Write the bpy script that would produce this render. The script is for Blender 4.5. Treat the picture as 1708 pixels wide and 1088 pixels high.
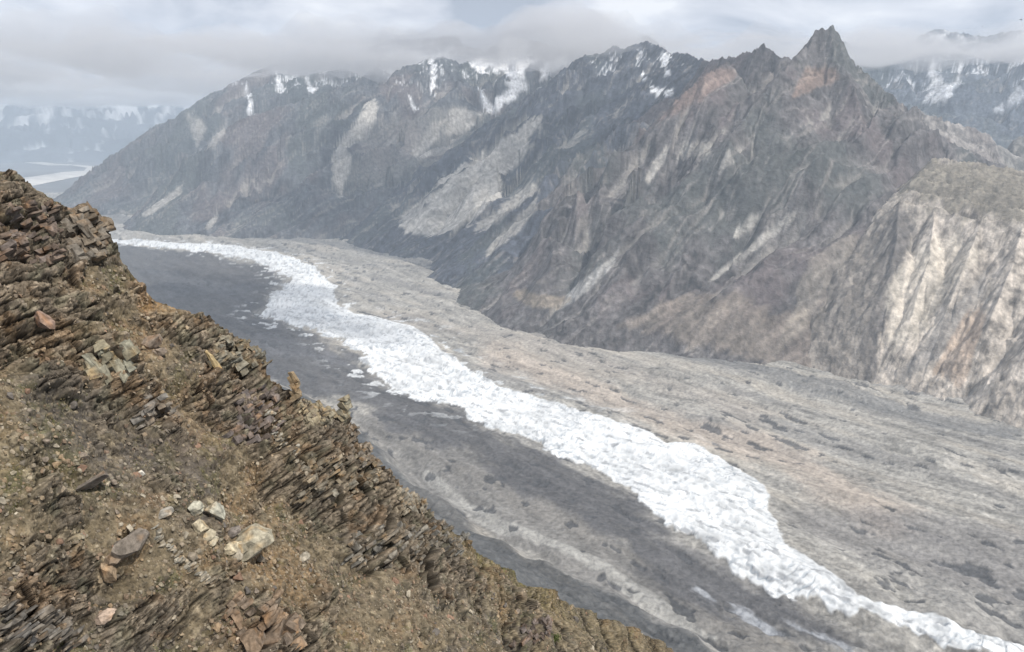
import bpy, math, random
import numpy as np
random.seed(7)
sc = bpy.context.scene
for o in list(bpy.data.objects): bpy.data.objects.remove(o)

# ------------------------------------------------------------ camera
F = 1340.0; HOR = 210.0; CX, CY = 854.0, 544.0
CAMH = 900.0
PITCH = math.atan((CY - HOR) / F)
cam_d = bpy.data.cameras.new('camera'); cam = bpy.data.objects.new('camera', cam_d)
sc.collection.objects.link(cam); sc.camera = cam
cam.location = (0, 0, CAMH); cam.rotation_euler = (math.pi/2 - PITCH, 0, 0)
cam_d.sensor_width = 36; cam_d.lens = 36 * F / 1708
cam_d.clip_start = 0.5; cam_d.clip_end = 120000
sp, cp = math.sin(PITCH), math.cos(PITCH)

def at(px, py, Y):
    """world point seen at photo position px,py lying Y metres ahead"""
    a = (px - CX) / F; b = (CY - py) / F
    dy = cp + b * sp; dz = -sp + b * cp
    return (a * Y / dy, Y, CAMH + dz * Y / dy)
def on_floor(px, py, z=0.0):
    a = (px - CX) / F; b = (CY - py) / F
    dy = cp + b * sp; dz = -sp + b * cp
    k = (z - CAMH) / dz
    return (a * k, dy * k)
def project(x, y, z):
    zz = z - CAMH
    d = y * cp - zz * sp; u = y * sp + zz * cp
    d = np.maximum(d, 1e-3)
    return CX + F * x / d, CY - F * u / d

# ------------------------------------------------------------ light
SUN_EL = math.radians(50); SUN_AZ = math.radians(134)     # azimuth clockwise from +Y
sx, sy, sz = math.cos(SUN_EL)*math.sin(SUN_AZ), math.cos(SUN_EL)*math.cos(SUN_AZ), math.sin(SUN_EL)
sun_d = bpy.data.lights.new('sun', 'SUN'); sun = bpy.data.objects.new('sun', sun_d)
sc.collection.objects.link(sun)
sun_d.energy = 3.7; sun_d.angle = math.radians(1.5); sun_d.color = (1.0, 0.94, 0.86)
sun.location = (sx*500, sy*500, CAMH + sz*500)
from mathutils import Vector
sun.rotation_euler = Vector((sx, sy, sz)).to_track_quat('Z', 'Y').to_euler()

w = bpy.data.worlds.new('World'); sc.world = w; w.use_nodes = True
nt = w.node_tree; nt.nodes.clear()
N = lambda t, tree=None: (tree or nt).nodes.new(t)
out = N('ShaderNodeOutputWorld')
sky = N('ShaderNodeTexSky'); sky.sky_type = 'NISHITA'; sky.sun_disc = False
sky.sun_elevation = SUN_EL; sky.sun_rotation = SUN_AZ; sky.altitude = 3000
bg1 = N('ShaderNodeBackground'); bg1.inputs[1].default_value = 0.1
nt.links.new(sky.outputs[0], bg1.inputs[0])
tc = N('ShaderNodeTexCoord'); sep = N('ShaderNodeSeparateXYZ'); nt.links.new(tc.outputs['Generated'], sep.inputs[0])
def wm(op, a, b=None, clamp=False):
    n = N('ShaderNodeMath'); n.operation = op; n.use_clamp = clamp
    for i, v in enumerate((a, b)):
        if v is None: continue
        if isinstance(v, (int, float)): n.inputs[i].default_value = v
        else: nt.links.new(v, n.inputs[i])
    return n.outputs[0]
zc = wm('ADD', wm('MAXIMUM', sep.outputs[2], 0.0), 0.42)
cmb = N('ShaderNodeCombineXYZ')
nt.links.new(wm('DIVIDE', sep.outputs[0], zc), cmb.inputs[0])
nt.links.new(wm('DIVIDE', sep.outputs[1], zc), cmb.inputs[1])
n1 = N('ShaderNodeTexNoise'); n1.inputs['Scale'].default_value = 3.2; n1.inputs['Detail'].default_value = 7; n1.inputs['Roughness'].default_value = 0.52
n1.inputs['Distortion'].default_value = 0.5
nt.links.new(cmb.outputs[0], n1.inputs['Vector'])
cr = N('ShaderNodeValToRGB'); nt.links.new(n1.outputs[0], cr.inputs[0])
e = cr.color_ramp.elements
e[0].position = 0.36; e[0].color = (0.36, 0.39, 0.46, 1)
e[1].position = 0.62; e[1].color = (0.98, 0.97, 0.98, 1)
k = e.new(0.46); k.color = (0.62, 0.63, 0.69, 1)
k = e.new(0.56); k.color = (0.82, 0.82, 0.86, 1)
bg2 = N('ShaderNodeBackground'); bg2.inputs[1].default_value = 0.98
nt.links.new(cr.outputs[0], bg2.inputs[0])
mx = N('ShaderNodeMixShader'); mx.inputs[0].default_value = 0.97
nt.links.new(bg1.outputs[0], mx.inputs[1]); nt.links.new(bg2.outputs[0], mx.inputs[2])
nt.links.new(mx.outputs[0], out.inputs[0])

sc.view_settings.view_transform = 'Standard'; sc.view_settings.look = 'None'
sc.view_settings.exposure = 0.30; sc.view_settings.gamma = 1
sc.cycles.volume_bounces = 1; sc.cycles.use_adaptive_sampling = False; sc.cycles.max_bounces = 6; sc.cycles.diffuse_bounces = 2
sc.cycles.use_denoising = True

# ------------------------------------------------------------ noise
rng = np.random.RandomState(11)
PERM = rng.permutation(256).astype(np.int32); PERM = np.concatenate([PERM, PERM, PERM])
G2 = np.stack([np.cos(np.arange(256)*2*np.pi/256*37), np.sin(np.arange(256)*2*np.pi/256*37)], 1).astype(np.float32)
g3 = rng.normal(size=(256, 3)); g3 /= np.linalg.norm(g3, axis=1)[:, None]; G3 = g3.astype(np.float32)
def fade(t): return t*t*t*(t*(t*6-15)+10)
def p2(x, y):
    x = np.asarray(x, np.float64); y = np.asarray(y, np.float64)
    xi = np.floor(x); yi = np.floor(y); fx = (x-xi).astype(np.float32); fy = (y-yi).astype(np.float32)
    xi = xi.astype(np.int64) & 255; yi = yi.astype(np.int64) & 255
    u, v = fade(fx), fade(fy)
    def g(a, b, dx, dy):
        h = PERM[PERM[xi+a] + yi+b]
        q = G2[h]; return q[..., 0]*dx + q[..., 1]*dy
    a = g(0, 0, fx, fy); b = g(1, 0, fx-1, fy); c = g(0, 1, fx, fy-1); d = g(1, 1, fx-1, fy-1)
    return (a + u*(b-a) + v*((c + u*(d-c)) - (a + u*(b-a)))) * 1.5
def p3(x, y, z):
    xi = np.floor(x); yi = np.floor(y); zi = np.floor(z)
    fx = (x-xi).astype(np.float32); fy = (y-yi).astype(np.float32); fz = (z-zi).astype(np.float32)
    xi = xi.astype(np.int64) & 255; yi = yi.astype(np.int64) & 255; zi = zi.astype(np.int64) & 255
    u, v, w_ = fade(fx), fade(fy), fade(fz)
    def g(a, b, c):
        q = G3[PERM[PERM[PERM[xi+a] + yi+b] + zi+c]]
        return q[..., 0]*(fx-a) + q[..., 1]*(fy-b) + q[..., 2]*(fz-c)
    def l(a, b, t): return a + t*(b-a)
    return l(l(l(g(0,0,0), g(1,0,0), u), l(g(0,1,0), g(1,1,0), u), v),
             l(l(g(0,0,1), g(1,0,1), u), l(g(0,1,1), g(1,1,1), u), v), w_) * 1.6
def fbm2(x, y, o=4, gain=0.5):
    s = 0; a = 1; t = 0
    for i in range(o):
        s = s + a*p2(x*2**i + 17.3*i, y*2**i - 9.1*i); t += a; a *= gain
    return s
def ridge2(x, y, o=4, gain=0.5):
    s = 0; a = 1; t = 0
    for i in range(o):
        s = s + a*(1 - 2*np.abs(p2(x*2**i + 31.7*i, y*2**i + 5.9*i))); t += a; a *= gain
    return s / t
def fbm3(p, sc_, o=4, gain=0.5):
    s = 0; a = 1
    for i in range(o):
        f = sc_*2**i
        s = s + a*p3(p[..., 0]*f + 3.1*i, p[..., 1]*f + 7.7*i, p[..., 2]*f - 5.3*i); a *= gain
    return s
def ss(a, b, x):
    t = np.clip((x-a)/(b-a), 0, 1); return t*t*(3-2*t)
def mixc(c, col, m):
    m = np.clip(m, 0, 1)[..., None]; return c*(1-m) + np.array(col)*m
def inpoly(px, py, poly):
    poly = np.array(poly, float); r = np.zeros(np.shape(px), bool)
    x0, y0 = poly[-1]
    for x1, y1 in poly:
        if y0 != y1:
            c = ((y1 > py) != (y0 > py)) & (px < (x0-x1)*(py-y1)/(y0-y1) + x1)
            r ^= c
        x0, y0 = x1, y1
    return r
def seg_dist(px, py, pts):
    d = np.full(np.shape(px), 1e18)
    for (x0, y0), (x1, y1) in zip(pts[:-1], pts[1:]):
        dx, dy = x1-x0, y1-y0
        t = np.clip(((px-x0)*dx + (py-y0)*dy) / (dx*dx+dy*dy), 0, 1)
        d = np.minimum(d, (px-x0-t*dx)**2 + (py-y0-t*dy)**2)
    return np.sqrt(d)
def sdf(px, py, poly):   # positive inside
    d = seg_dist(px, py, list(poly)+[poly[0]])
    return np.where(inpoly(px, py, poly), d, -d)

# ------------------------------------------------------------ mesh helpers
def tag(o, label=None, cat=None, group=None, kind=None):
    if label: o['label'] = label
    if cat: o['category'] = cat
    if group: o['group'] = group
    if kind: o['kind'] = kind
    return o
def link(name, me, mat, parent=None):
    o = bpy.data.objects.new(name, me); sc.collection.objects.link(o)
    if mat: me.materials.append(mat)
    if parent: o.parent = parent
    return o
def mesh_quads(name, P, Q, col=None, smooth=True):
    used = np.unique(Q); remap = np.zeros(len(P), np.int32); remap[used] = np.arange(len(used))
    P = P[used]; Q = remap[Q]
    n = Q.shape[1]
    me = bpy.data.meshes.new(name)
    me.vertices.add(len(P)); me.vertices.foreach_set('co', P.astype(np.float32).ravel())
    me.loops.add(Q.size); me.loops.foreach_set('vertex_index', Q.astype(np.int32).ravel())
    me.polygons.add(len(Q))
    me.polygons.foreach_set('loop_start', (np.arange(len(Q))*n).astype(np.int32))
    me.polygons.foreach_set('loop_total', np.full(len(Q), n, np.int32))
    me.polygons.foreach_set('use_smooth', np.full(len(Q), smooth, bool))
    me.update(calc_edges=True)
    if col is not None:
        c = np.ones((len(P), 4), np.float32); c[:, :3] = col[used]
        a = me.attributes.new('Col', 'FLOAT_COLOR', 'POINT'); a.data.foreach_set('color', c.ravel())
    return me
def grid_quads(n, m):
    i = np.arange(n-1)[:, None]*m + np.arange(m-1)[None]
    return np.stack([i, i+1, i+m+1, i+m], -1)
def blur(a, r):
    for ax in (0, 1):
        pad = [(0, 0)]*a.ndim; pad[ax] = (r+1, r)
        c = np.cumsum(np.pad(a, pad, mode='edge'), axis=ax)
        n = a.shape[ax]
        a = (np.take(c, np.arange(n)+2*r+1, ax) - np.take(c, np.arange(n), ax)) / (2*r+1)
    return a

def terrain_mat(name, scale, bump, var=0.35, rough=0.95, detail=8):
    m = bpy.data.materials.new(name); m.use_nodes = True; t = m.node_tree; t.nodes.clear()
    o = t.nodes.new('ShaderNodeOutputMaterial'); b = t.nodes.new('ShaderNodeBsdfPrincipled')
    b.inputs['Roughness'].default_value = rough
    b.inputs['Specular IOR Level'].default_value = 0.15
    a = t.nodes.new('ShaderNodeAttribute'); a.attribute_name = 'Col'
    g = t.nodes.new('ShaderNodeNewGeometry')
    n = t.nodes.new('ShaderNodeTexNoise'); n.inputs['Scale'].default_value = scale; n.inputs['Detail'].default_value = detail
    n.inputs['Roughness'].default_value = 0.62
    t.links.new(g.outputs['Position'], n.inputs['Vector'])
    mr = t.nodes.new('ShaderNodeMapRange'); mr.inputs[1].default_value = 0.3; mr.inputs[2].default_value = 0.7
    mr.inputs[3].default_value = 1-var; mr.inputs[4].default_value = 1+var
    t.links.new(n.outputs[0], mr.inputs[0])
    mm = t.nodes.new('ShaderNodeVectorMath'); mm.operation = 'SCALE'
    t.links.new(a.outputs['Color'], mm.inputs[0]); t.links.new(mr.outputs[0], mm.inputs['Scale'])
    t.links.new(mm.outputs[0], b.inputs['Base Color'])
    if bump:
        bp = t.nodes.new('ShaderNodeBump'); bp.inputs['Strength'].default_value = 0.7; bp.inputs['Distance'].default_value = bump
        t.links.new(n.outputs[0], bp.inputs['Height']); t.links.new(bp.outputs[0], b.inputs['Normal'])
    t.links.new(b.outputs[0], o.inputs[0])
    return m
M_MOUNT = terrain_mat('mountain_rock', 0.035, 26, 0.42)
M_FAR = terrain_mat('far_rock', 0.004, 60, 0.30)
M_GLAC = terrain_mat('glacier_debris', 0.09, 7, 0.34)
M_ICE = terrain_mat('glacier_ice', 0.05, 5, 0.06, 0.7)
M_NEAR = terrain_mat('near_rock', 2.2, 0.12, 0.42)

# ------------------------------------------------------------ mountains
# ridge lines: (px, py, metres ahead); k = fall of the flanks, rib = size of gullies
def floor_z(x, y):
    return -110*ss(10500, 17500, y + 0.25*np.abs(x))
def pts(l): return [at(a, b, c*1000) for a, b, c in l]
MOUNTAINS = {
 'sharp_peak': dict(k=0.97, rib=1.0, lines=[
    [(1720,300,4.55),(1640,262,4.4),(1580,235,4.3),(1530,198,4.35),(1490,160,4.42),(1440,118,4.48),(1425,104,4.5),(1400,100,4.5),(1360,98,4.5),(1340,95,4.52),(1325,92,4.6),(1300,94,4.65),(1288,88,4.68),(1274,80,4.7),(1258,86,4.75),(1235,92,4.8),(1205,98,4.9),(1172,104,5.1)],
    (2.1, [(1424,98,4.49),(1412,78,4.49),(1400,60,4.5),(1392,50,4.5),(1386,41,4.5),(1380,46,4.5),(1370,47,4.5),(1360,48,4.5),(1354,62,4.5),(1347,74,4.5),(1340,88,4.5)]),
    (1.5, [(1386,46,4.5),(1392,95,4.4),(1405,140,4.3)]), (1.5, [(1358,55,4.5),(1340,110,4.38),(1320,140,4.3)]),
    (1.8, [(1290,90,4.68),(1274,76,4.7),(1262,84,4.72)]),
    [(1215,108,4.5),(1175,128,4.35),(1130,170,4.3),(1060,237,4.35),(1000,318,4.4),(930,385,4.6),(892,420,4.75)],
    [(1350,75,4.5),(1300,125,4.2),(1240,200,4.05),(1150,290,3.98),(1070,385,3.95),(1000,465,3.95)],
    [(1400,75,4.45),(1440,200,4.1),(1400,300,3.8),(1330,420,3.5),(1240,510,3.4),(1180,560,3.35)],
    [(1490,165,4.4),(1535,245,4.1),(1470,320,3.85),(1410,400,3.62),(1360,500,3.45),(1320,570,3.3)]]),
 'tan_cliff': dict(k=0.95, rib=0.48, lines=[
    [(1560,262,3.75),(1600,268,3.7),(1640,274,3.65),(1708,284,3.6),(1850,300,3.5),(2050,290,3.4)],
    [(1552,270,3.7),(1640,283,3.57),(1708,293,3.5),(1850,310,3.38),(2050,300,3.3)],
    [(1542,282,3.64),(1640,298,3.48),(1708,308,3.4),(1850,328,3.25),(2050,320,3.2)],
    [(1530,296,3.57),(1630,315,3.38),(1708,328,3.28),(1850,348,3.13),(2050,345,3.1)],
    [(1512,316,3.48),(1620,336,3.28),(1708,350,3.16),(1850,370,3.0),(2050,370,3.0)],
    [(1500,335,3.4),(1560,345,3.3),(1610,360,3.18),(1660,366,3.12),(1708,370,3.06),(1850,390,2.9)],
    [(1500,335,3.4),(1495,400,3.2),(1486,460,3.08),(1470,540,2.95),(1455,600,2.86)],
    [(1560,345,3.3),(1550,430,3.08),(1520,530,2.9),(1505,600,2.8)],
    [(1640,362,3.15),(1610,440,2.97),(1575,530,2.83),(1560,600,2.74)],
    [(1708,370,3.06),(1690,440,2.88),(1650,540,2.7),(1625,620,2.6)],
    [(1850,390,2.9),(1790,470,2.66),(1730,570,2.5),(1700,650,2.42)],
    [(2050,370,3.0),(1950,500,2.5),(1850,650,2.28)]]),
 'jagged_spur': dict(k=1.0, rib=1.2, lines=[
    [(1520,180,4.9),(1560,196,4.9),(1600,206,4.95),(1625,212,4.95),(1650,226,4.95),(1675,245,5.0),(1708,262,5.0),(1760,300,5.1)],
    [(1900,90,5.6),(1800,170,5.3),(1740,215,5.2),(1700,228,5.2)]]),
 'dark_ridge': dict(k=0.80, rib=0.75, lines=[
    [(1178,104,5.3),(1160,98,5.7),(1140,88,6.1),(1120,92,6.4),(1095,76,6.7),(1080,70,6.9),(1060,74,6.9),(1045,80,7.0),(1020,78,7.1),(1000,92,7.1),(975,92,7.1),(945,112,7.1),(925,138,7.1),(880,160,7.0),(840,188,7.0),(800,213,6.95),(760,250,6.9),(730,268,6.9),(700,290,6.85),(660,322,6.8),(630,345,6.7),(600,372,6.6)],
    [(1100,80,6.7),(1090,150,6.2),(1040,230,5.9),(960,290,5.7)]]),
 'snowy_mountain': dict(k=0.90, rib=1.0, lines=[
    [(1080,60,9.3),(1000,66,9.3),(940,82,9.2),(905,72,9.2),(880,66,9.2),(850,58,9.2),(825,75,9.0),(800,96,8.8),(770,106,8.7),(750,98,8.65),(735,94,8.6),(712,98,8.6),(700,105,8.55),(672,112,8.5),(658,120,8.4),(645,136,8.3),(615,142,8.2),(560,147,8.1),(520,160,8.05),(490,172,8.0),(440,186,7.95),(400,200,7.9),(370,222,7.9),(340,255,7.9),(310,285,7.9),(270,325,7.95),(240,352,8.0)],
    [(735,94,8.6),(700,170,8.2),(680,230,7.9),(640,290,7.6),(600,350,7.2)],
    [(735,94,8.6),(780,170,8.2),(800,215,8.0)],
    [(560,147,8.1),(500,220,7.7),(450,290,7.4),(400,340,7.2),(370,370,7.1)],
    [(645,138,8.3),(590,200,7.9),(550,270,7.5),(520,330,7.2),(500,375,6.9)]]),
 'left_mountain': dict(k=0.76, rib=0.9, lines=[
    [(760,60,11),(640,70,10.9),(560,95,10.8),(500,100,10.7),(460,106,10.6),(430,117,10.5),(408,130,10.4),(380,142,10.3),(350,157,10.2),(325,172,10.1),(300,188,10),(285,203,10),(262,207,9.9),(240,222,9.8),(225,233,9.8)],
    [(320,175,10.1),(290,250,9.5),(240,300,9.1),(190,335,8.9)],
    [(460,106,10.6),(440,180,10),(420,200,9.7)]]),
 'cloudy_mountain': dict(k=0.75, rib=1.0, lines=[
    [(1380,60,9.5),(1440,80,9.5),(1500,78,9.4),(1560,50,9.5),(1650,60,9.4),(1750,40,9.2),(1900,20,9.2)],
    [(1485,80,9.4),(1520,150,8.8),(1540,190,8.5)],
    [(1640,60,9.4),(1600,160,8.7),(1560,210,8.2)],
    [(1790,40,9.2),(1720,130,8.5),(1680,200,8.0)]]),
}
def eval_line(X, Y, P, k, rib, seed):
    """height of a roof-like ridge over X, Y with gullies running down its flanks"""
    best = np.full(X.shape, -1e9); S = np.zeros(X.shape); D = np.zeros(X.shape); SD = np.zeros(X.shape)
    s0 = 0.0
    for (x0, y0, z0), (x1, y1, z1) in zip(P[:-1], P[1:]):
        dx, dy = x1-x0, y1-y0; L2 = dx*dx+dy*dy; L = math.sqrt(L2)
        tr = ((X-x0)*dx + (Y-y0)*dy)/L2; t = np.clip(tr, 0, 1)
        ex, ey = X-x0-t*dx, Y-y0-t*dy
        d = np.sqrt(ex*ex+ey*ey)
        h = z0 + t*(z1-z0) - k*d*(1.12 - 0.22*np.minimum(d/1400, 1))
        m = h > best
        best = np.where(m, h, best); D = np.where(m, d, D)
        S = np.where(m, s0 + np.clip(tr, -600/L, 1+600/L)*L, S)
        SD = np.where(m, np.sign(ex*dy-ey*dx), SD)
        s0 += L
    sw = -0.42*X + 0.91*Y
    s = S*0.28 + sw*1.0 + SD*133.0 + seed*911.0
    tri = lambda v: np.abs((v % 1.0)*2 - 1)*2 - 1                  # +1 on sharp crests, -1 in sharp gullies
    lowr = 0.22 + 0.78*ss(40, 520, best)
    rib = rib*lowr
    a1 = np.minimum(D*0.36, 175)*rib*(0.5+0.5*lowr); a2 = np.minimum(D*0.24, 62)*rib; a3 = np.minimum(5 + D*0.10, 17)*rib; a4 = np.minimum(3+D*0.03, 7)*rib
    w1 = p2(s/1500, D/700+seed)*0.9 + 0.25*p2(s/400, D/300); w2 = p2(s/600+9, D/350+seed)*1.3; w3 = p2(s/240+3, D/160)*1.6
    r1 = tri(s/620 + w1); r2 = tri(s/205 + w2 + 0.6*w1)*(0.6+0.8*p2(s/500, D/400)); r3 = tri(s/78 + w3)*(0.6+0.9*p2(s/200, D/200)); r4 = 1-2*np.abs(p2(s/26, D/150+seed))*1.6
    best = best + a1*(r1-0.3) + a2*(r2-0.2) + a3*r3 + a4*r4
    near = np.exp(-(D/70)**2)*(D < 400)
    best = best + near*rib*(15*(ridge2(s/95, seed+0*s, 3)-0.45) + 7*p2(s/22, seed+0*s))
    return best, s, D, r2 + 0.6*r3
NU, NY = 1500, 760
u = np.linspace(-0.80, 0.95, NU); yy = np.exp(np.linspace(math.log(2050), math.log(12200), NY))
UU, YY = np.meshgrid(u, yy); XX = UU*YY
wx = 45*fbm2(XX/600, YY/600, 3) + 16*p2(XX/110, YY/110)
wy = 45*fbm2(XX/600+40, YY/600+9, 3) + 16*p2(XX/110+5, YY/110+77)
edge = 0
T = np.full(XX.shape, -1e9); OWN = np.zeros(XX.shape, int); SS = np.zeros(XX.shape); DD = np.zeros(XX.shape); RR = np.zeros(XX.shape)
seed = 1
for oi, (nm, M) in enumerate(MOUNTAINS.items()):
    for L in M['lines']:
        kk = M['k']
        if isinstance(L, tuple): kk, L = L
        P = pts(L); seed += 1
        zmax = max(p[2] for p in P)
        xs = [p[0] for p in P]; ys = [p[1] for p in P]
        reach = (zmax+200)/(kk*0.85)
        sel = (XX > min(xs)-reach) & (XX < max(xs)+reach) & (YY > min(ys)-reach) & (YY < max(ys)+reach)
        # little warp near the crest so that the skyline keeps its drawn place
        dn = seg_dist(XX[sel], YY[sel], [(p[0], p[1]) for p in P])
        q = ss(0, 350, dn)
        h, s, D, r = eval_line(XX[sel]+wx[sel]*q, YY[sel]+wy[sel]*q, P, kk, M['rib'], seed*0.37)
        cur = T[sel]; m = h > cur
        T[sel] = np.where(m, h, cur)
        for A, B in ((OWN, oi), (SS, s), (DD, D), (RR, r)):
            c = A[sel]; A[sel] = np.where(m, B, c)
# craggy detail
crag = ridge2(XX/120, YY/120, 5, 0.62)
hi = ss(500, 1300, T)
T = T + (crag-0.4)*(12 + 26*hi + 20*(OWN == 1)*ss(60, 170, DD) - 30*(OWN == 1)*ss(90, 40, DD)*ss(480, 560, T)) + 5*fbm2(XX/35, YY/35, 2)
gy, gx = np.gradient(T); 
dTu = gx/np.gradient(XX, axis=1); slope = np.abs(dTu)
cav = blur(T, 6) - T; cavb = blur(T, 18) - T
px, py = project(XX, YY, T)

# colours of the rock itself
base = {'sharp_peak': (0.102, 0.096, 0.096), 'tan_cliff': (0.41, 0.37, 0.325), 'jagged_spur': (0.24, 0.225, 0.215),
        'dark_ridge': (0.055, 0.062, 0.078), 'snowy_mountain': (0.080, 0.085, 0.094), 'left_mountain': (0.084, 0.087, 0.095),
        'cloudy_mountain': (0.10, 0.115, 0.14)}
names = list(MOUNTAINS)
C = np.array([base[n] for n in names])[OWN]
streakf = fbm2(SS/16, DD/210, 3); big = fbm2(XX/700, YY/700, 4); mid = fbm2(XX/160+9, YY/160, 4); fine = fbm2(XX/46, YY/46+3, 4, 0.75)
streak = fbm2(SS/45, DD/420, 3); streak2 = fbm2(SS/130+7, DD/900, 3)
bs = (XX*0.42 - YY*0.12 + T*0.9) + 30*p2(XX/400, YY/400) + 12*p2(XX/90, YY/90)
band = fbm2(bs/26, SS/700, 4, 0.7)*ss(-0.3, 0.4, fbm2(XX/300+4, YY/300+8, 3))
C = C * np.clip(1 + 0.30*mid + 0.42*fine + 0.34*streak + 0.20*streakf + 0.45*band, 0.3, 2.4)[..., None]
C = mixc(C, (0.070, 0.082, 0.078), ss(0.05, 0.5, big + 0.3*mid)*0.55*(OWN != 1))              # lichen dark zones
C = mixc(C, (0.145, 0.118, 0.118), ss(0.1, 0.55, -big + 0.4*streak2)*0.55*(OWN != 1)*(OWN != 6)*(OWN != 3))  # purplish brown
scr = ss(0.15, 0.75, streak2 + 0.5*streak) * ss(2, 14, cav + cavb*0.3)
C = mixc(C, (0.30, 0.285, 0.265), scr*0.75)
gul = ss(-0.35, -1.15, RR + 0.25*fine)*ss(60, 250, DD)*(1-ss(1000, 1400, T))*ss(-0.2, 0.35, streak2+0.4*big)
C = mixc(C, (0.26, 0.245, 0.225), gul*0.55)
C = mixc(C, (0.27, 0.25, 0.23), ss(0.35, 0.8, streakf + 0.5*streak2)*0.5)
def paint(poly, col, own, amt=1.0, soft=7, noise=6):
    """a patch of different ground, or of painted shade, on one mountain"""
    xs = [p[0] for p in poly]; ys = [p[1] for p in poly]
    o = np.isin(OWN, own) & (px > min(xs)-20) & (px < max(xs)+20) & (py > min(ys)-20) & (py < max(ys)+20)
    if not o.any(): return
    s = sdf(px[o], py[o], poly) + noise*(0.8*streak[o] + 0.6*mid[o])
    tex = np.clip(1 + 0.30*streakf[o] + 0.30*streak[o] + 0.06*fine[o], 0.5, 1.6)[..., None]; m_ = (ss(-soft*0.5, soft*0.5, s)*amt)[..., None]
    C[o] = C[o]*(1-m_) + np.array(col)*tex*m_
SCREE = (0.46, 0.44, 0.405); SCREE2 = (0.36, 0.345, 0.32)
A_ = names.index
# big scree fan and its neighbours on the dark ridge
paint([(905,196),(880,200),(850,225),(800,262),(762,285),(735,300),(715,330),(665,372),(680,388),(720,392),(755,385),(785,372),(815,345),(850,310),(838,305),(835,295),(862,280),(895,245),(885,232),(905,215)], SCREE, [A_('dark_ridge')], 0.92, 6, 9)
paint([(745,290),(735,298),(715,325),(690,345),(664,372),(675,376),(710,345),(730,315),(740,305)], SCREE2, [A_('dark_ridge')], 0.8, 4)
paint([(890,305),(870,315),(835,345),(795,372),(790,388),(810,382),(850,355),(880,330),(900,318)], SCREE2, [A_('dark_ridge'), 0], 0.8, 5)
paint([(895,330),(860,360),(830,395),(815,425),(830,415),(860,390),(895,350)], SCREE2, [A_('dark_ridge'), 0], 0.7, 5)
paint([(975,222),(960,225),(925,250),(915,262),(925,262),(960,240)], SCREE2, [A_('dark_ridge')], 0.5, 5)
# pale gullies on the snowy mountain
paint([(625,165),(610,178),(600,200),(575,225),(565,240),(555,262),(555,290),(560,310),(570,325),(578,300),(585,265),(582,245),(600,232),(618,212),(628,195)], SCREE, [A_('snowy_mountain')], 0.85, 6, 8)
paint([(640,195),(690,190),(760,180),(800,190),(735,262),(690,280),(640,300),(585,300),(600,260),(620,220)], (0.25,0.235,0.22), [A_('snowy_mountain')], 0.5, 14, 22)
paint([(745,200),(735,215),(725,235),(715,255),(695,262),(690,250),(700,240),(725,205)], SCREE, [A_('snowy_mountain')], 0.8, 4)
paint([(755,180),(790,185),(815,192),(780,220),(745,225),(735,215),(750,205)], SCREE, [A_('snowy_mountain')], 0.7, 5)
paint([(308,190),(318,215),(328,245),(334,238),(345,215),(338,200)], SCREE2, [A_('left_mountain')], 0.7, 4, 3)
paint([(380,195),(365,215),(350,238),(345,250),(360,240),(378,215)], SCREE2, [A_('left_mountain'), A_('snowy_mountain')], 0.6, 4, 3)
paint([(305,308),(285,322),(262,338),(238,358),(250,360),(280,342),(300,325)], SCREE2, [A_('snowy_mountain'), A_('left_mountain')], 0.8, 3, 3)
paint([(365,350),(350,368),(340,383),(350,384),(362,370)], SCREE2, [A_('snowy_mountain')], 0.8, 3, 3)
# sharp peak mountain
paint([(1345,115),(1390,112),(1400,130),(1360,150),(1320,165),(1330,135)], (0.22,0.155,0.12), [0], 0.6, 8)
paint([(1180,115),(1220,110),(1225,130),(1190,150),(1140,185),(1100,200),(1130,165)], (0.21,0.15,0.125), [0], 0.6, 10)
paint([(1145,240),(1185,235),(1190,262),(1165,270),(1150,262),(1130,268)], SCREE2, [0], 0.6, 5)
paint([(1212,245),(1225,270),(1198,290),(1205,265)], SCREE2, [0], 0.7, 4)
paint([(1118,240),(1110,262),(1095,285),(1080,300),(1090,272),(1105,255)], SCREE2, [0], 0.7, 4)
paint([(1035,410),(1020,430),(990,452),(955,482),(932,512),(945,512),(975,490),(1005,462),(1025,440)], (0.33,0.325,0.315), [0], 0.95, 3, 2)
paint([(1272,352),(1250,362),(1232,380),(1225,396),(1235,396),(1260,380),(1275,366)], SCREE, [0], 0.6, 3)
paint([(1330,350),(1300,372),(1260,400),(1225,430),(1180,470),(1190,468),(1235,435),(1280,400),(1325,365)], SCREE2, [0], 0.8, 3, 3)
paint([(1100,500),(1170,490),(1260,500),(1340,520),(1440,560),(1400,640),(1250,600),(1100,560),(1030,545)], (0.235,0.20,0.165), [0], 0.55, 16, 18)
paint([(1355,430),(1400,400),(1440,385),(1400,460),(1370,500),(1340,560),(1290,590),(1320,520),(1335,470)], (0.30,0.27,0.23), [0, 1], 0.5, 8, 10)
paint([(860,480),(950,500),(930,515),(880,512),(855,495)], (0.26,0.22,0.17), [0], 0.6, 5)
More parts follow.
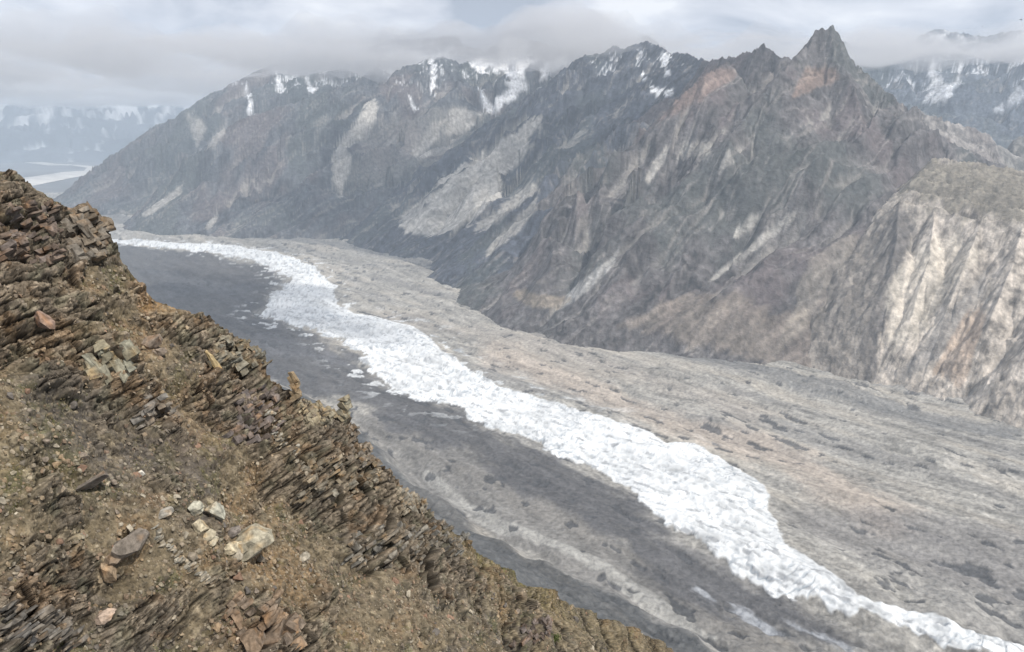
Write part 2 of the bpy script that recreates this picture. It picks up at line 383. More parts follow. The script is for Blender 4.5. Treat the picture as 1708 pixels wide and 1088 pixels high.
# meadow top of the tan cliff
paint([(1560,255),(1620,262),(1708,275),(1860,290),(2000,300),(2000,350),(1760,350),(1700,368),(1640,372),(1560,340),(1500,330),(1500,300)], (0.185,0.168,0.135), [1], 0.85, 26, 34)
paint([(1500,345),(1530,380),(1505,440),(1490,520),(1470,560),(1462,630),(1440,640),(1440,560),(1465,480),(1475,420),(1485,370)], (0.09,0.085,0.085), [0, 1], 0.8, 8, 9)  # dark gully beside the cliff, its shade painted into the rock colour
paint([(1480,480),(1530,420),(1600,400),(1640,420),(1580,500),(1540,560),(1480,600)], (0.60,0.55,0.47), [1], 0.55, 18, 18)
paint([(1650,440),(1620,480),(1580,520),(1540,580),(1490,625),(1500,640),(1560,600),(1600,545),(1640,490)], (0.25,0.235,0.22), [1], 0.8, 4, 4)
paint([(1640,500),(1600,560),(1560,620),(1600,640),(1640,560)], (0.36,0.25,0.17), [1], 0.45, 10, 12)
paint([(1320,500),(1420,400),(1500,335),(1490,400),(1478,480),(1462,560),(1445,700),(1300,660)], (0.165,0.15,0.135), [1], 0.75, 12, 16)
# snow
SNOW = np.array((0.82, 0.84, 0.87))
sn = ss(0.25, 0.75, mid*0.8 + fine*0.5 + 0.5*streak + ss(1150, 1750, T)*0.75 + ss(0, 14, cav)*0.45 - 0.35*ss(-2, -12, cav) + 0.75*streakf - 0.58)
sn *= np.isin(OWN, [A_('dark_ridge'), A_('snowy_mountain'), A_('left_mountain'), A_('cloudy_mountain')]) * ss(1200, 1330, T) + (OWN == 0)*ss(1290, 1380, T)*0.5*(XX < 1650)
C = mixc(C, SNOW, sn*0.7)
def snow(poly, own=('snowy_mountain',), amt=0.82, soft=5, noise=6.5): paint(poly, SNOW, [A_(n) for n in own], amt, soft, noise)
snow([(835,60),(880,55),(882,95),(872,118),(884,150),(860,160),(835,172),(822,180),(828,165),(850,152),(848,138),(838,115),(833,90)])
snow([(782,98),(812,92),(828,104),(830,120),(815,112),(800,118),(785,108)])
snow([(800,138),(808,165),(822,180),(835,178),(834,186),(816,184),(802,168)])
snow([(915,98),(940,92),(942,108),(925,125),(905,138),(900,150),(898,142),(903,115)])
snow([(717,98),(724,98),(726,130),(726,158),(720,160),(719,130)])
snow([(683,163),(690,172),(696,186),(690,187),(686,177)])
snow([(410,140),(418,160),(424,188),(416,189),(412,172)], ('left_mountain', 'snowy_mountain'))
snow([(458,105),(463,125),(473,150),(465,150),(460,132)], ('left_mountain',))
snow([(510,125),(520,145),(528,148),(522,156),(514,148)], ('left_mountain',))
snow([(1062,112),(1080,130),(1098,152),(1112,148),(1120,155),(1096,158),(1078,140)], ('dark_ridge', 'sharp_peak'), 0.8)
snow([(1105,90),(1118,92),(1112,110),(1118,125),(1108,120),(1104,105)], ('dark_ridge', 'sharp_peak'), 0.8)
snow([(1545,95),(1560,92),(1562,120),(1590,150),(1580,175),(1545,170),(1535,158),(1556,150),(1550,125)], ('cloudy_mountain', 'jagged_spur'), 0.55)
snow([(1605,110),(1590,135),(1575,160),(1585,160),(1600,138)], ('cloudy_mountain',), 0.45)
snow([(1700,140),(1680,165),(1660,185),(1670,188),(1708,160)], ('cloudy_mountain',), 0.4)
C = np.clip(C, 0.015, 0.9)

P3 = np.stack([XX, YY, T], -1).reshape(-1, 3); Cf = C.reshape(-1, 3); Of = OWN.reshape(-1); Zf = T.reshape(-1)
FLf = floor_z(XX, YY).reshape(-1)
Q = grid_quads(NY, NU).reshape(-1, 4)
keep = (Zf[Q] > FLf[Q]-90).any(1)
Q = Q[keep]; qo = Of[Q[:, 0]]
for oi, nm in enumerate(names):
    q = Q[qo == oi]
    if len(q):
        o = link('mountain', mesh_quads('mountain', P3, q, Cf), M_MOUNT)
        tag(o, kind='structure')
del P3

# distant mountains beyond the main valley
NU2, NY2 = 500, 260
u = np.linspace(-0.82, -0.15, NU2); yy = np.linspace(21500, 33000, NY2)
U2, Y2 = np.meshgrid(u, yy); X2 = U2*Y2
T2 = np.full(X2.shape, -1e9)
far_lines = [[(-300,120,29),(0,118,28),(100,112,28),(220,122,28.5),(330,120,29),(450,120,30),(600,120,30)],
             [(-40,140,28),(-60,200,26),(-80,255,24.5)], [(100,112,28),(60,190,26),(20,240,24.5)], [(220,122,28.5),(215,190,27),(170,245,25.5)],
             [(330,120,29),(330,190,28),(290,235,26.5)], [(150,150,28),(130,200,26.5)]]
for i, L in enumerate(far_lines):
    P = pts(L)
    h, s, D, r = eval_line(X2+260*fbm2(X2/2500, Y2/2500, 2), Y2, P, 0.62, 1.5, 9.3+i)
    T2 = np.maximum(T2, h)
T2 += 120*(ridge2(X2/900, Y2/900, 4)-0.4)
cav2 = blur(T2, 4)-T2
c2 = np.ones(X2.shape+(3,))*np.array((0.075, 0.085, 0.10))*np.clip(1+0.5*fbm2(X2/900, Y2/900, 4), .4, 2)[..., None]
sn2 = ss(0.0, 0.5, fbm2(X2/500, Y2/500, 4)*0.9 + ss(0, 60, cav2)*0.5 + ss(300, 1900, T2)*0.9 - 0.5)
c2 = mixc(c2, SNOW, sn2*0.7)
Q2 = grid_quads(NY2, NU2).reshape(-1, 4); Zf = T2.reshape(-1)
o = link('distant_mountains', mesh_quads('distant_mountains', np.stack([X2, Y2, T2], -1).reshape(-1, 3), Q2[(Zf[Q2] > -300).any(1)], c2.reshape(-1, 3)), M_FAR)
tag(o, kind='structure')

# ------------------------------------------------------------ glacier
def fl(l): return [on_floor(a, b) for a, b in l]
ICE_UP = [(100,396),(178,399),(260,402),(340,407),(420,414),(490,430),(535,453),(560,476),(556,498),(590,520),(640,532),(690,543),(720,560),(745,594),(790,622),(840,648),(900,667),(960,684),(1030,704),(1090,722),(1110,739),(1160,741),(1200,763),(1255,795),(1285,828),(1284,850),(1300,885),(1315,915),(1360,943),(1400,973),(1435,1002),(1480,1018),(1560,1034),(1620,1056),(1708,1074),(1900,1110)]
ICE_LO = [(1900,1180),(1600,1100),(1545,1080),(1480,1062),(1440,1042),(1400,1024),(1350,1008),(1290,992),(1240,962),(1180,932),(1130,902),(1095,870),(1050,825),(1005,796),(950,772),(900,747),(850,727),(790,706),(740,682),(680,662),(625,628),(590,592),(540,562),(480,542),(428,526),(440,510),(470,488),(478,468),(450,446),(400,433),(330,420),(260,411),(178,405),(100,401)]
ICE = fl(ICE_UP + ICE_LO)
STREAK = fl([(1165,980),(1240,1005),(1330,1045),(1450,1085),(1560,1130),(1500,1130),(1400,1088),(1310,1056),(1230,1026),(1175,995)])
TOE_NEAR = fl([(330,560),(560,690),(640,745),(700,800),(760,835),(805,880),(860,915),(930,950),(1000,980),(1100,1035),(1200,1095),(1330,1180)])
NG, MG = 900, 1300
iy = np.linspace(1/11800., 1/760., NG)[::-1]; yg = 1/iy
ug = np.linspace(-0.95, 0.86, MG)
UG, YG = np.meshgrid(ug, yg); XG = UG*YG
FG = floor_z(XG, YG)
# flow direction of the glacier for stretched features
a_ = math.radians(128); fx_ = XG*math.cos(a_)+YG*math.sin(a_); fy_ = -XG*math.sin(a_)+YG*math.cos(a_)
# rows further away than the ice edge detail can show are fine with coarse polygons
dlo = seg_dist(XG, YG, fl(ICE_LO)); lowq = 0.35 + 0.9*ss(60, -60, dlo-seg_dist(XG, YG, fl(ICE_UP)))
jag = lowq*34*fbm2(XG/150, YG/230, 4, 0.6)
di = sdf(XG, YG, ICE)
scale_far = 0.5 + 0.5*np.clip(YG/2500, 0, 3)
ice = di - 16*lowq*(YG < 4200) + jag*scale_far + lowq*9*p2(XG/38, YG/60) + lowq*10*p2(XG/14, YG/26)
# outlying flakes of ice
isl = ss(0.42, 0.5, fbm2(XG/90+31, YG/70, 3)) * ss(-190, -40, di) 
icem = np.maximum(ss(-4, 4, ice), isl*(di < 0)*ss(2000, 3000, YG)*0.8)
hum = ridge2(XG/170, YG/170, 4, 0.55); hum2 = fbm2(XG/60, YG/60, 4); hum3 = ridge2(fx_/260, fy_/60, 3)
hum4 = ridge2(fx_/70, fy_/24, 4, 0.6)
hmod = 0.35 + 1.1*ss(-0.2, 0.6, fbm2(XG/500+7, YG/500, 3))
H = FG + 16*fbm2(fx_/700, fy_/220, 2) + hmod*(8*(hum-0.3) + 3*hum2 + 2.5*hum3 + 2*hum4) + 1.2*fbm2(XG/14, YG/14, 2)
serac = 1 - np.abs(fbm2(fx_/75 + 0.4*p2(fx_/200, fy_/200), fy_/28, 4, 0.6))*2
serac2 = fbm2(fx_/34, fy_/13, 3, 0.6)
cre = ss(0.90, 0.985, 1-np.abs(fbm2(fx_/55+5, fy_/120+2, 3)))*ss(-0.1, 0.4, p2(XG/260, YG/260)); und = fbm2(XG/190, YG/190, 2)
H = H + icem*(0.35+0.65*ss(0, 70, di))*0.8*(4 + 9*und + (2.2+2.5*ss(-.3, .5, p2(XG/330+3, YG/330)))*serac + 1.3*serac2 - 5*cre) 
# near valley side
s = np.full(XG.shape, 1e9); sign = np.zeros(XG.shape)
for (x0, y0), (x1, y1) in zip(TOE_NEAR[:-1], TOE_NEAR[1:]):
    dx, dy = x1-x0, y1-y0; t = np.clip(((XG-x0)*dx+(YG-y0)*dy)/(dx*dx+dy*dy), -(9 if (x0, y0) == TOE_NEAR[0] else 0), 1 if (x1, y1) != TOE_NEAR[-1] else 9)
    ex, ey = XG-x0-t*dx, YG-y0-t*dy; d = np.hypot(ex, ey); m = d < s
    s = np.where(m, d, s); sign = np.where(m, np.sign(ex*dy-ey*dx), sign)
sn_ = s*sign                      # positive: camera side or glacier side, decided below
probe = sn_[np.argmin(np.abs(yg-1500)), np.argmin(np.abs(ug-(-0.5)))]
if probe < 0: sn_ = -sn_
side = sn_ + 22*p2(XG/90, YG/90)
H = H + np.where(side > 0, np.minimum(side, 40)*0.15 + np.maximum(side-40, 0)*0.42, 0) * 1.0
H = H - 14*np.exp(-((side+25)/30)**2) + 16*np.exp(-((side-45)/28)**2)*(1+0.5*p2(XG/120, YG/120))
slopeN = ss(10, 60, side)
H = H + slopeN*8*ridge2(XG/60, YG/60, 3)
# colours
g1 = fbm2(XG/420, YG/420, 4); g2 = fbm2(fx_/900+3, fy_/120, 4); g3_ = fbm2(fx_/95, fy_/42, 4)
CG = np.ones(XG.shape+(3,))*np.array((0.295, 0.285, 0.262))
g4 = fbm2(XG/17, YG/17, 3, 0.6); g5 = fbm2(fx_/150, fy_/24, 3)
CG = CG*np.clip(1 + 0.20*g1 + 0.14*g3_ + 0.16*g4 + 0.08*g5, 0.4, 2)[..., None]
CG = mixc(CG, (0.35, 0.325, 0.285), ss(0.0, 0.6, g2 + 0.4*g1)*0.75)
CG = mixc(CG, (0.20, 0.195, 0.188), ss(0.05, 0.6, -g2 + 0.4*g1)*0.6)
pgx, pgy = XG, YG
def gpaint(l, col, amt, soft, noise):
    global CG
    s_ = sdf(XG, YG, fl(l)) + noise*(0.8*g1 + 0.5*g3_)
    CG = mixc(CG, col, ss(-soft/2, soft/2, s_)*amt)
# pinkish tan centre band of the far side debris
gpaint([(800,560),(900,600),(1000,640),(1150,700),(1300,740),(1450,790),(1530,850),(1480,880),(1380,850),(1300,790),(1200,740),(1050,690),(900,640),(800,600)], (0.38,0.325,0.275), 0.7, 120, 70)
gpaint([(640,520),(760,540),(900,570),(1100,620),(1300,690),(1250,700),(1000,630),(820,580),(720,550),(640,535)], (0.33,0.30,0.265), 0.6, 200, 90)
gpaint([(1290,840),(1400,840),(1708,880),(1800,960),(1708,990),(1500,930),(1330,900)], (0.17,0.163,0.16), 0.6, 90, 60)
# grey margin strips at the foot of the far mountains
gpaint([(178,355),(360,388),(520,400),(800,425),(790,440),(820,470),(860,500),(930,520),(1020,550),(1150,585),(1300,620),(1420,650),(1560,690),(1708,715),(1708,735),(1560,712),(1400,668),(1250,625),(1100,590),(980,560),(850,520),(740,450),(560,412),(178,372)], (0.135,0.138,0.14), 0.7, 40, 40)
# dark medial moraine on the near side of the ice
DARK = (0.078, 0.078, 0.082)
gpaint([(560,690),(700,700),(850,780),(1000,870),(1130,960),(1250,1020),(1400,1110),(1300,1150),(1100,1030),(930,950),(800,880),(700,800),(640,745)], (0.165,0.16,0.152), 0.75, 60, 60)
gpaint([(178,406),(330,422),(450,446),(478,468),(430,525),(540,565),(620,630),(740,685),(850,730),(950,778),(1050,830),(1130,905),(1240,965),(1350,1012),(1480,1066),(1560,1095),(1540,1140),(1400,1104),(1230,1030),(1130,985),(1040,925),(940,860),(830,795),(700,722),(600,680),(480,640),(300,560),(100,450)], DARK, 0.90, 80, 75)
gpaint([(250,455),(400,470),(440,480),(400,500),(300,490)], (0.11,0.115,0.125), 0.6, 150, 120)
gpaint([(430,560),(560,590),(590,610),(500,600),(430,590)], (0.12,0.122,0.13), 0.7, 60, 50)
# pale ponded strip along the near margin
gpaint([(700,780),(745,815),(790,855),(820,880),(870,895),(930,925),(1000,955),(1080,1005),(1180,1070),(1190,1060),(1090,990),(1000,935),(900,890),(840,868),(800,838),(750,805),(710,775)], (0.33,0.325,0.305), 0.75, 8, 14)
# dark hollows of bare dirty ice
pit = ss(0.58, 0.68, fbm2(fx_/80+11, fy_/45+5, 3, 0.5) + 0.45*p2(XG/420, YG/420))
CG = mixc(CG, (0.070, 0.072, 0.076), pit*0.85*(1-icem)); H = H - pit*3
NEARC = np.array((0.062, 0.066, 0.066))
CG = mixc(CG, (0.075, 0.078, 0.080), slopeN*0.92)
CG = mixc(CG, (0.14, 0.135, 0.125), slopeN*ss(0.1, 0.6, g2)*0.5)
CG = mixc(CG, (0.13, 0.12, 0.08), ss(350, 700, side)*0.8)
for (a, b, L_, W_) in []: pass
stm = ss(-6, 6, sdf(XG, YG, STREAK) + 12*g3_ + 10*g1)
CG = mixc(CG, (0.36, 0.38, 0.41), stm*0.6*ss(-.3, .2, g5+.5*g3_))
CG = CG*np.clip(1 + 0.12*g4 + 0.20*g5 + 0.12*g3_ + 0.15*fbm2(fx_/1400, fy_/60, 3), .5, 1.7)[..., None]
dirt = ss(0.34, 0.6, fbm2(fx_/60, fy_/22, 4, 0.6) + 0.30*ss(90, -10, dlo) - 0.1)
ic = np.ones(XG.shape+(3,))*np.array((0.60, 0.62, 0.63)); ic = ic*np.clip(1.0 + 0.22*g1 + 0.18*g3_ + 0.18*serac + 0.12*g4, 0.6, 1.25)[..., None]
ic = mixc(ic, (0.26, 0.27, 0.285), dirt*0.8); ic = mixc(ic, (0.24, 0.28, 0.32), cre*0.75); ic = mixc(ic, (0.30, 0.34, 0.38), ss(0.45, 0.8, -serac2)*0.5)
CG = CG*(1-icem[..., None]) + ic*icem[..., None]
CG = np.clip(CG, 0.02, 0.95)
PG = np.stack([XG, YG, H], -1).reshape(-1, 3); Qg = grid_quads(NG, MG).reshape(-1, 4)
im = (icem.reshape(-1)[Qg].mean(1) > 0.5)
tag(link('glacier', mesh_quads('glacier', PG, Qg[~im], CG.reshape(-1, 3)), M_GLAC), kind='structure')
tag(link('glacier_ice', mesh_quads('glacier_ice', PG, Qg[im], CG.reshape(-1, 3)), M_ICE), kind='structure')
del PG

# valley floor to the horizon and the braided river
gx_ = np.concatenate([np.linspace(-60000, -16000, 12), np.linspace(-15500, 15500, 125), np.linspace(16000, 60000, 12)])
gy_ = np.concatenate([np.linspace(-8000, 8800, 12), np.linspace(9000, 30000, 85), np.linspace(31000, 70000, 14)])
GX, GY = np.meshgrid(gx_, gy_); GZ = floor_z(GX, GY) - 40*(GY < 11700) - 350*ss(2500, 500, np.hypot(GX, GY))
cgr = np.ones(GX.shape+(3,))*np.array((0.15, 0.155, 0.16)); cgr *= (1+0.3*fbm2(GX/1500, GY/1500, 3))[..., None]
tag(link('ground', mesh_quads('ground', np.stack([GX, GY, GZ], -1).reshape(-1, 3), grid_quads(*GX.shape).reshape(-1, 4), cgr.reshape(-1, 3)), M_FAR), kind='structure')
RIV = [on_floor(a, b, -96) for a, b in [(-150,296),(-60,300),(20,299),(60,294),(105,287),(140,285),(145,280),(120,276),(80,276),(40,271),(15,265),(-40,262),(-100,262),(-100,258),(-30,258),(20,263),(50,268),(90,273),(130,275),(175,279),(165,288),(120,297),(60,309),(0,320),(-150,326)]]
def poly_obj(name, pts_, z, col, mat):
    me = bpy.data.meshes.new(name); me.from_pydata([(x, y, z) for x, y in pts_], [], [list(range(len(pts_)))])
    a = me.attributes.new('Col', 'FLOAT_COLOR', 'POINT')
    a.data.foreach_set('color', np.tile(np.array(col+(1,), np.float32), len(pts_)))
    return link(name, me, mat)
tag(poly_obj('river', RIV, -96, (0.62, 0.60, 0.56), M_FAR), kind='structure')
#FOREGROUND
# ------------------------------------------------------------ near rocky slope
CREST = [(-900,-60),(-500,60),(-200,198),(-60,262),(0,287),(50,313),(90,334),(130,352),(160,372),(184,410),(200,437),(240,478),(258,498),(300,517),(340,536),(378,556),(412,572),(430,600),(448,640),(470,650),(500,668),(530,680),(570,700),(604,735),(625,775),(660,815),(690,842),(730,868),(760,892),(800,922),(850,950),(900,980),(950,1008),(1000,1028),(1050,1048),(1090,1068),(1140,1100),(1250,1165),(1500,1310),(1800,1500)]
A0, B0, C0 = (np.array(at(0,287,45)), np.array(at(700,850,54)), np.array(at(0,1088,27)))
nrm = np.cross(B0-A0, C0-A0); nrm /= np.linalg.norm(nrm)
if nrm[2] < 0: nrm = -nrm
def ray(px, py):
    a = (px-CX)/F; b = (CY-py)/F
    return np.stack([a+0*b, cp+b*sp, -sp+b*cp], -1)
def unit(v): v = np.array(v, float); return v/np.linalg.norm(v)
cols = np.concatenate([np.linspace(-900, -70, 60), np.linspace(-68, 1170, 1040), np.linspace(1176, 1780, 50)])
rows_v = np.linspace(0, 1, 600)
crest_y = np.interp(cols, [c[0] for c in CREST], [c[1] for c in CREST])
bot = np.where(crest_y < 1400, 1420, crest_y+40)
PXg = cols[None]*np.ones((600, 1)); PYg = crest_y[None] + (bot-crest_y)[None]*rows_v[:, None]**1.05
R = ray(PXg, PYg)
O_ = np.array([0, 0, CAMH])
tt = ((A0-O_)@nrm) / (R@nrm)
# the spur runs further away towards the lower right
tt = tt*(1 + 0.55*ss(740, 1150, PXg + 0.25*(1000-PYg)))
base_ = O_ + R*tt[..., None]
edge_px = (PYg-crest_y[None])
crestm = ss(0, 90, edge_px)
sN = unit((-0.52, 0.12, 0.84)); aD = unit(np.cross(sN, (0.10, 1, 0.05))); 
if aD[0] < 0: aD = -aD
bD = np.cross(sN, aD)
# broad relief: ribs and gullies running down the slope
lowf = fbm3(base_, 0.07, 3); midf = fbm3(base_, 0.35, 4, 0.55)
def blob(x, y, rx, ry, ang=0):
    c, s_ = math.cos(math.radians(ang)), math.sin(math.radians(ang))
    dx, dy = PXg-x, PYg-y; u_, v_ = dx*c+dy*s_, -dx*s_+dy*c
    return np.exp(-((u_/rx)**2+(v_/ry)**2))
# where bedrock sticks out of the scree
OC = (blob(140,400,60,70)*1.2 + blob(30,430,60,150)*1.1 + blob(60,560,90,60)*0.8 + blob(400,600,70,60)*1.0 + blob(430,690,60,60)*0.9
      + blob(590,750,80,70,50)*1.3 + blob(660,860,110,60,40)*1.2 + blob(540,800,110,50,-30)*0.9 + blob(500,690,60,50)*0.9 + blob(690,940,90,50,35)*0.9
      + blob(50,1050,130,60,-20)*1.2 + blob(420,1050,100,50)*0.9 + blob(250,680,80,40,30)*0.7 + blob(170,610,50,40)*0.6
      + blob(880,1060,50,40)*0.5 + blob(250,1040,70,60)*0.5 + blob(330,540,70,30,30)*0.5 + blob(480,960,70,50)*0.4 + blob(140,930,80,70)*0.35)
OC = np.clip(OC + 0.10 + 0.75*fbm3(base_, 0.22, 4, .6), 0, 1.2); ocm = ss(0.32, 0.75, OC)
def hsh(i, j, k=0):
    i = np.asarray(i).astype(np.int64) & 255; j = np.asarray(j).astype(np.int64) & 255
    return PERM[PERM[PERM[i]+j]+(k & 255)].astype(np.float32)/255.0
q = base_ - O_
s1 = q@sN; a1 = q@aD; b1 = q@bD
def blocks(th, ln, seed):
    s_ = s1/th + (0.9/th)*p3(a1/5.5+3, b1/6.0, s1/6.0) + 0.55*p3(a1/(ln*1.6)+seed, b1/(ln*1.6), s1/(th*7)) + 0.16*p3(a1/(ln*0.35), b1/(ln*0.3)+seed, s1/th)
    i = np.floor(s_); f = s_-i
    t_ = a1/(ln*(0.6+hsh(i, 7, seed))) + b1*0.35/ln + hsh(i, 3, seed)*9 + 0.3*p2(s1/th*1.3, b1/ln)
    j = np.floor(t_); g = t_-j
    b_ = np.floor(b1/(ln*1.1) + hsh(i, j, seed+5)*3)
    r = hsh(i*3+b_, j, seed+1)
    prof = np.clip(np.minimum(f, 1-f)*7, 0, 1)*np.clip(np.minimum(g, 1-g)*9, 0, 1)
    return r*(0.55+0.45*prof) + 0.35*f, hsh(i*5+b_, j*3, seed+2), prof
B1, c1, pr1 = blocks(1.05, 2.2, 11); B2, c2_, pr2 = blocks(0.34, 0.85, 23); B3, c3, pr3 = blocks(0.12, 0.33, 37)
# stones in the scree
eU = unit(np.cross(nrm, (0, 0, 1))); eV = np.cross(nrm, eU); U_ = q@eU; V_ = q@eV
def worley(x, y, seed):
    xi = np.floor(x); yi = np.floor(y); F1 = np.full(x.shape, 9.0, np.float32); ID = np.zeros(x.shape, np.float32); SZ = np.zeros(x.shape, np.float32)
    for a in (-1, 0, 1):
        for b in (-1, 0, 1):
            cx, cy = xi+a, yi+b; h1 = hsh(cx, cy, seed); h2 = hsh(cx, cy, seed+1); h3 = hsh(cx, cy, seed+2)
            dx, dy = x-(cx+h1), y-(cy+h2)
            an = h3*6.28; ddx = dx*np.cos(an)+dy*np.sin(an); ddy = -dx*np.sin(an)+dy*np.cos(an)
            d = np.maximum(np.abs(ddx)*1.3 + 0.4*np.abs(ddy), np.abs(ddy)*0.9)
            m = d < F1; F1 = np.where(m, d, F1); ID = np.where(m, h3, ID); SZ = np.where(m, hsh(cx, cy, seed+3), SZ)
    return F1, ID, SZ
W1, id1, sz1 = worley(U_/0.75, V_/0.75, 51); W2, id2, sz2 = worley(U_/0.30, V_/0.30, 61); W3, id3, sz3 = worley(U_/0.14, V_/0.14, 71)
stone = 0.30*np.clip(0.10+0.30*sz1**3-W1, 0, 0.3) + 0.22*np.clip(0.12+0.36*sz2**2-W2, 0, 0.3) + 0.13*np.clip(0.45*sz3+0.1-W3, 0, 0.4)
near = 1 - ss(760, 1000, PXg)*0.5
lowx = 1.6*ss(760, 900, PXg)*(fbm3(base_+31, 0.13, 3)); disp = lowx + 1.9*lowf*crestm + 0.62*midf*(0.4+0.6*crestm)
disp = disp + ocm*(0.95*(B1-0.5)*(0.5+0.5*crestm) + 0.40*(B2-0.4) + 0.14*(B3-0.4) + 0.25)*near
disp = disp + (1-ocm)*(stone*1.5 + 0.10*fbm3(base_, 1.8, 3) + 0.06*(B2-0.5))
disp = disp + 0.03*fbm3(base_, 6.0, 2)
disp = disp - 1.1*(blob(20,385,26,14)+blob(45,425,18,16)+blob(15,590,50,30,-20)*1.2) - 0.5*blob(530,610,1,1)
for (x_, y_, rx, ry, an) in [(205,905,16,12,0),(205,965,16,14,0),(600,735,20,10,20),(615,760,18,8,20),(630,950,22,6,-25),(440,1058,60,8,-5),(20,1060,60,6,-15),(270,690,22,6,-30)]:
    disp = disp - 0.7*blob(x_, y_, rx, ry, an)
dirn = unit(nrm + 0.35*aD*1.0 - 0.25*np.array([0, 1, 0]))
Pn = base_ + dirn*disp[..., None]
# colour
c = np.ones(PXg.shape+(3,))*np.array((0.215, 0.178, 0.122))
n_a = fbm3(base_, 0.16, 4); n_b = fbm3(base_+50, 0.5, 4, 0.6); n_c = fbm3(base_+90, 3.0, 3, 0.6)
c = mixc(c, (0.27, 0.185, 0.105), ss(0.0, 0.55, n_a + 0.5*n_b)*0.7)
c = mixc(c, (0.125, 0.115, 0.105), ss(0.0, 0.5, -n_a + 0.6*n_b)*0.8)
c = mixc(c, (0.115, 0.115, 0.050), ss(0.22, 0.6, n_b - 0.3*n_a + 0.25*n_c)*0.6*(1-ocm))
for (x_, y_, rx, ry, an, col, am) in [(250,495,30,25,40,(0.36,0.19,0.07),.8),(290,525,60,18,35,(0.32,0.20,0.10),.8),(330,700,60,70,0,(0.30,0.20,0.12),.5),(380,900,0.1,.1,0,(0,0,0),0),
        (255,575,40,25,0,(0.34,0.25,0.17),.6),(300,640,0.1,.1,0,(0,0,0),0),(190,760,120,90,30,(0.135,0.122,0.110),.7),(330,880,60,40,0,(0.15,0.135,0.125),.6),(60,900,70,60,0,(0.20,0.165,0.10),.5),
        (40,800,70,60,0,(0.15,0.14,0.075),.6),(60,1000,90,60,0,(0.19,0.15,0.12),.6),(20,430,90,110,0,(0.14,0.11,0.092),.6),(130,820,40,20,20,(0.10,0.11,0.05),.5),
        (740,960,60,50,30,(0.14,0.14,0.135),.6),(700,1010,90,50,0,(0.16,0.15,0.13),.5),(860,975,120,24,32,(0.20,0.165,0.080),.85),(830,935,70,12,32,(0.13,0.135,0.055),.7),(980,1050,110,30,25,(0.22,0.185,0.12),.8),(1090,1080,40,20,25,(0.14,0.12,0.085),.6),
        (420,1060,70,30,0,(0.26,0.165,0.10),.7),(560,1000,80,60,0,(0.18,0.15,0.115),.5),(640,670,40,30,0,(0.27,0.22,0.14),.5),(480,700,60,50,60,(0.24,0.215,0.17),.5),(170,610,45,32,10,(0.27,0.255,0.18),.6)]:
    if am: c = mixc(c, col, blob(x_, y_, rx, ry, an)*am*(0.75+0.6*n_b))
bl = ocm
rockc = np.stack([0.165+0.12*c1, 0.142+0.098*c1, 0.115+0.070*c1], -1)
rockc = rockc*1.2*(0.75+0.5*c2_)[..., None]*(0.8+0.4*c3)[..., None]*(0.60+0.40*np.minimum(pr2, pr1))[..., None]
rockc = mixc(rockc, (0.27, 0.17, 0.09), ss(0.1, 0.5, n_b+0.4*n_a)*0.45)
rockc = mixc(rockc, (0.20, 0.21, 0.15), ss(0.1, 0.5, fbm3(base_+200, 0.9, 3))*0.4)
c = c*(1-0.8*bl[..., None]) + rockc*0.8*bl[..., None]
sc_ = 1 + 0.35*n_c
for W, idn, sz, th_ in ((W1, id1, sz1, 0.06), (W2, id2, sz2, 0.10), (W3, id3, sz3, 0.12)):
    on = (W < th_+0.33*sz**2)*(1-bl)
    tone = np.stack([0.13+0.30*idn**2, 0.115+0.25*idn**2, 0.09+0.17*idn**2], -1)
    c = c*(1-0.6*on[..., None]) + tone*0.6*on[..., None]
lum = c.mean(-1, keepdims=True); c = lum + (c-lum)*1.08
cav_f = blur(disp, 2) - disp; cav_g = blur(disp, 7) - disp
c = c*(1 - 0.50*ss(0.0, 0.08, cav_f) - 0.30*ss(0, 0.25, cav_g))[..., None]   # cracks and hollows darkened in the colour to deepen their shade
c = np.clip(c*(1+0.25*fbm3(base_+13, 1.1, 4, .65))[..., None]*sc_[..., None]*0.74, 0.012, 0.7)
# back of the spur and its buried foot
back = []
for dy_, dz_ in ((0.35, -0.5), (1.2, -1.6), (4, -5), (15, -18), (60, -70), (200, -260)):
    back.append(Pn[0] + np.array([-dy_*0.6, dy_, dz_]))
back = np.array(back)[::-1]
foot = (Pn[-1] + np.array([6, -6, -30]))[None]
ALL = np.concatenate([back, Pn, foot]); cA = np.concatenate([np.repeat(c[:1], 6, 0), c, c[-1:]])
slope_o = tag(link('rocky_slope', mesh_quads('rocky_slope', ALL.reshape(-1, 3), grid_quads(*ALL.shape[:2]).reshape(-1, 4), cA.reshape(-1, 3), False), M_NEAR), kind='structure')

def surf(px_, py_):
    j = int(np.argmin(np.abs(cols-px_))); i = int(np.argmin(np.abs(PYg[:, j]-py_)))
    return Pn[i, j].copy()
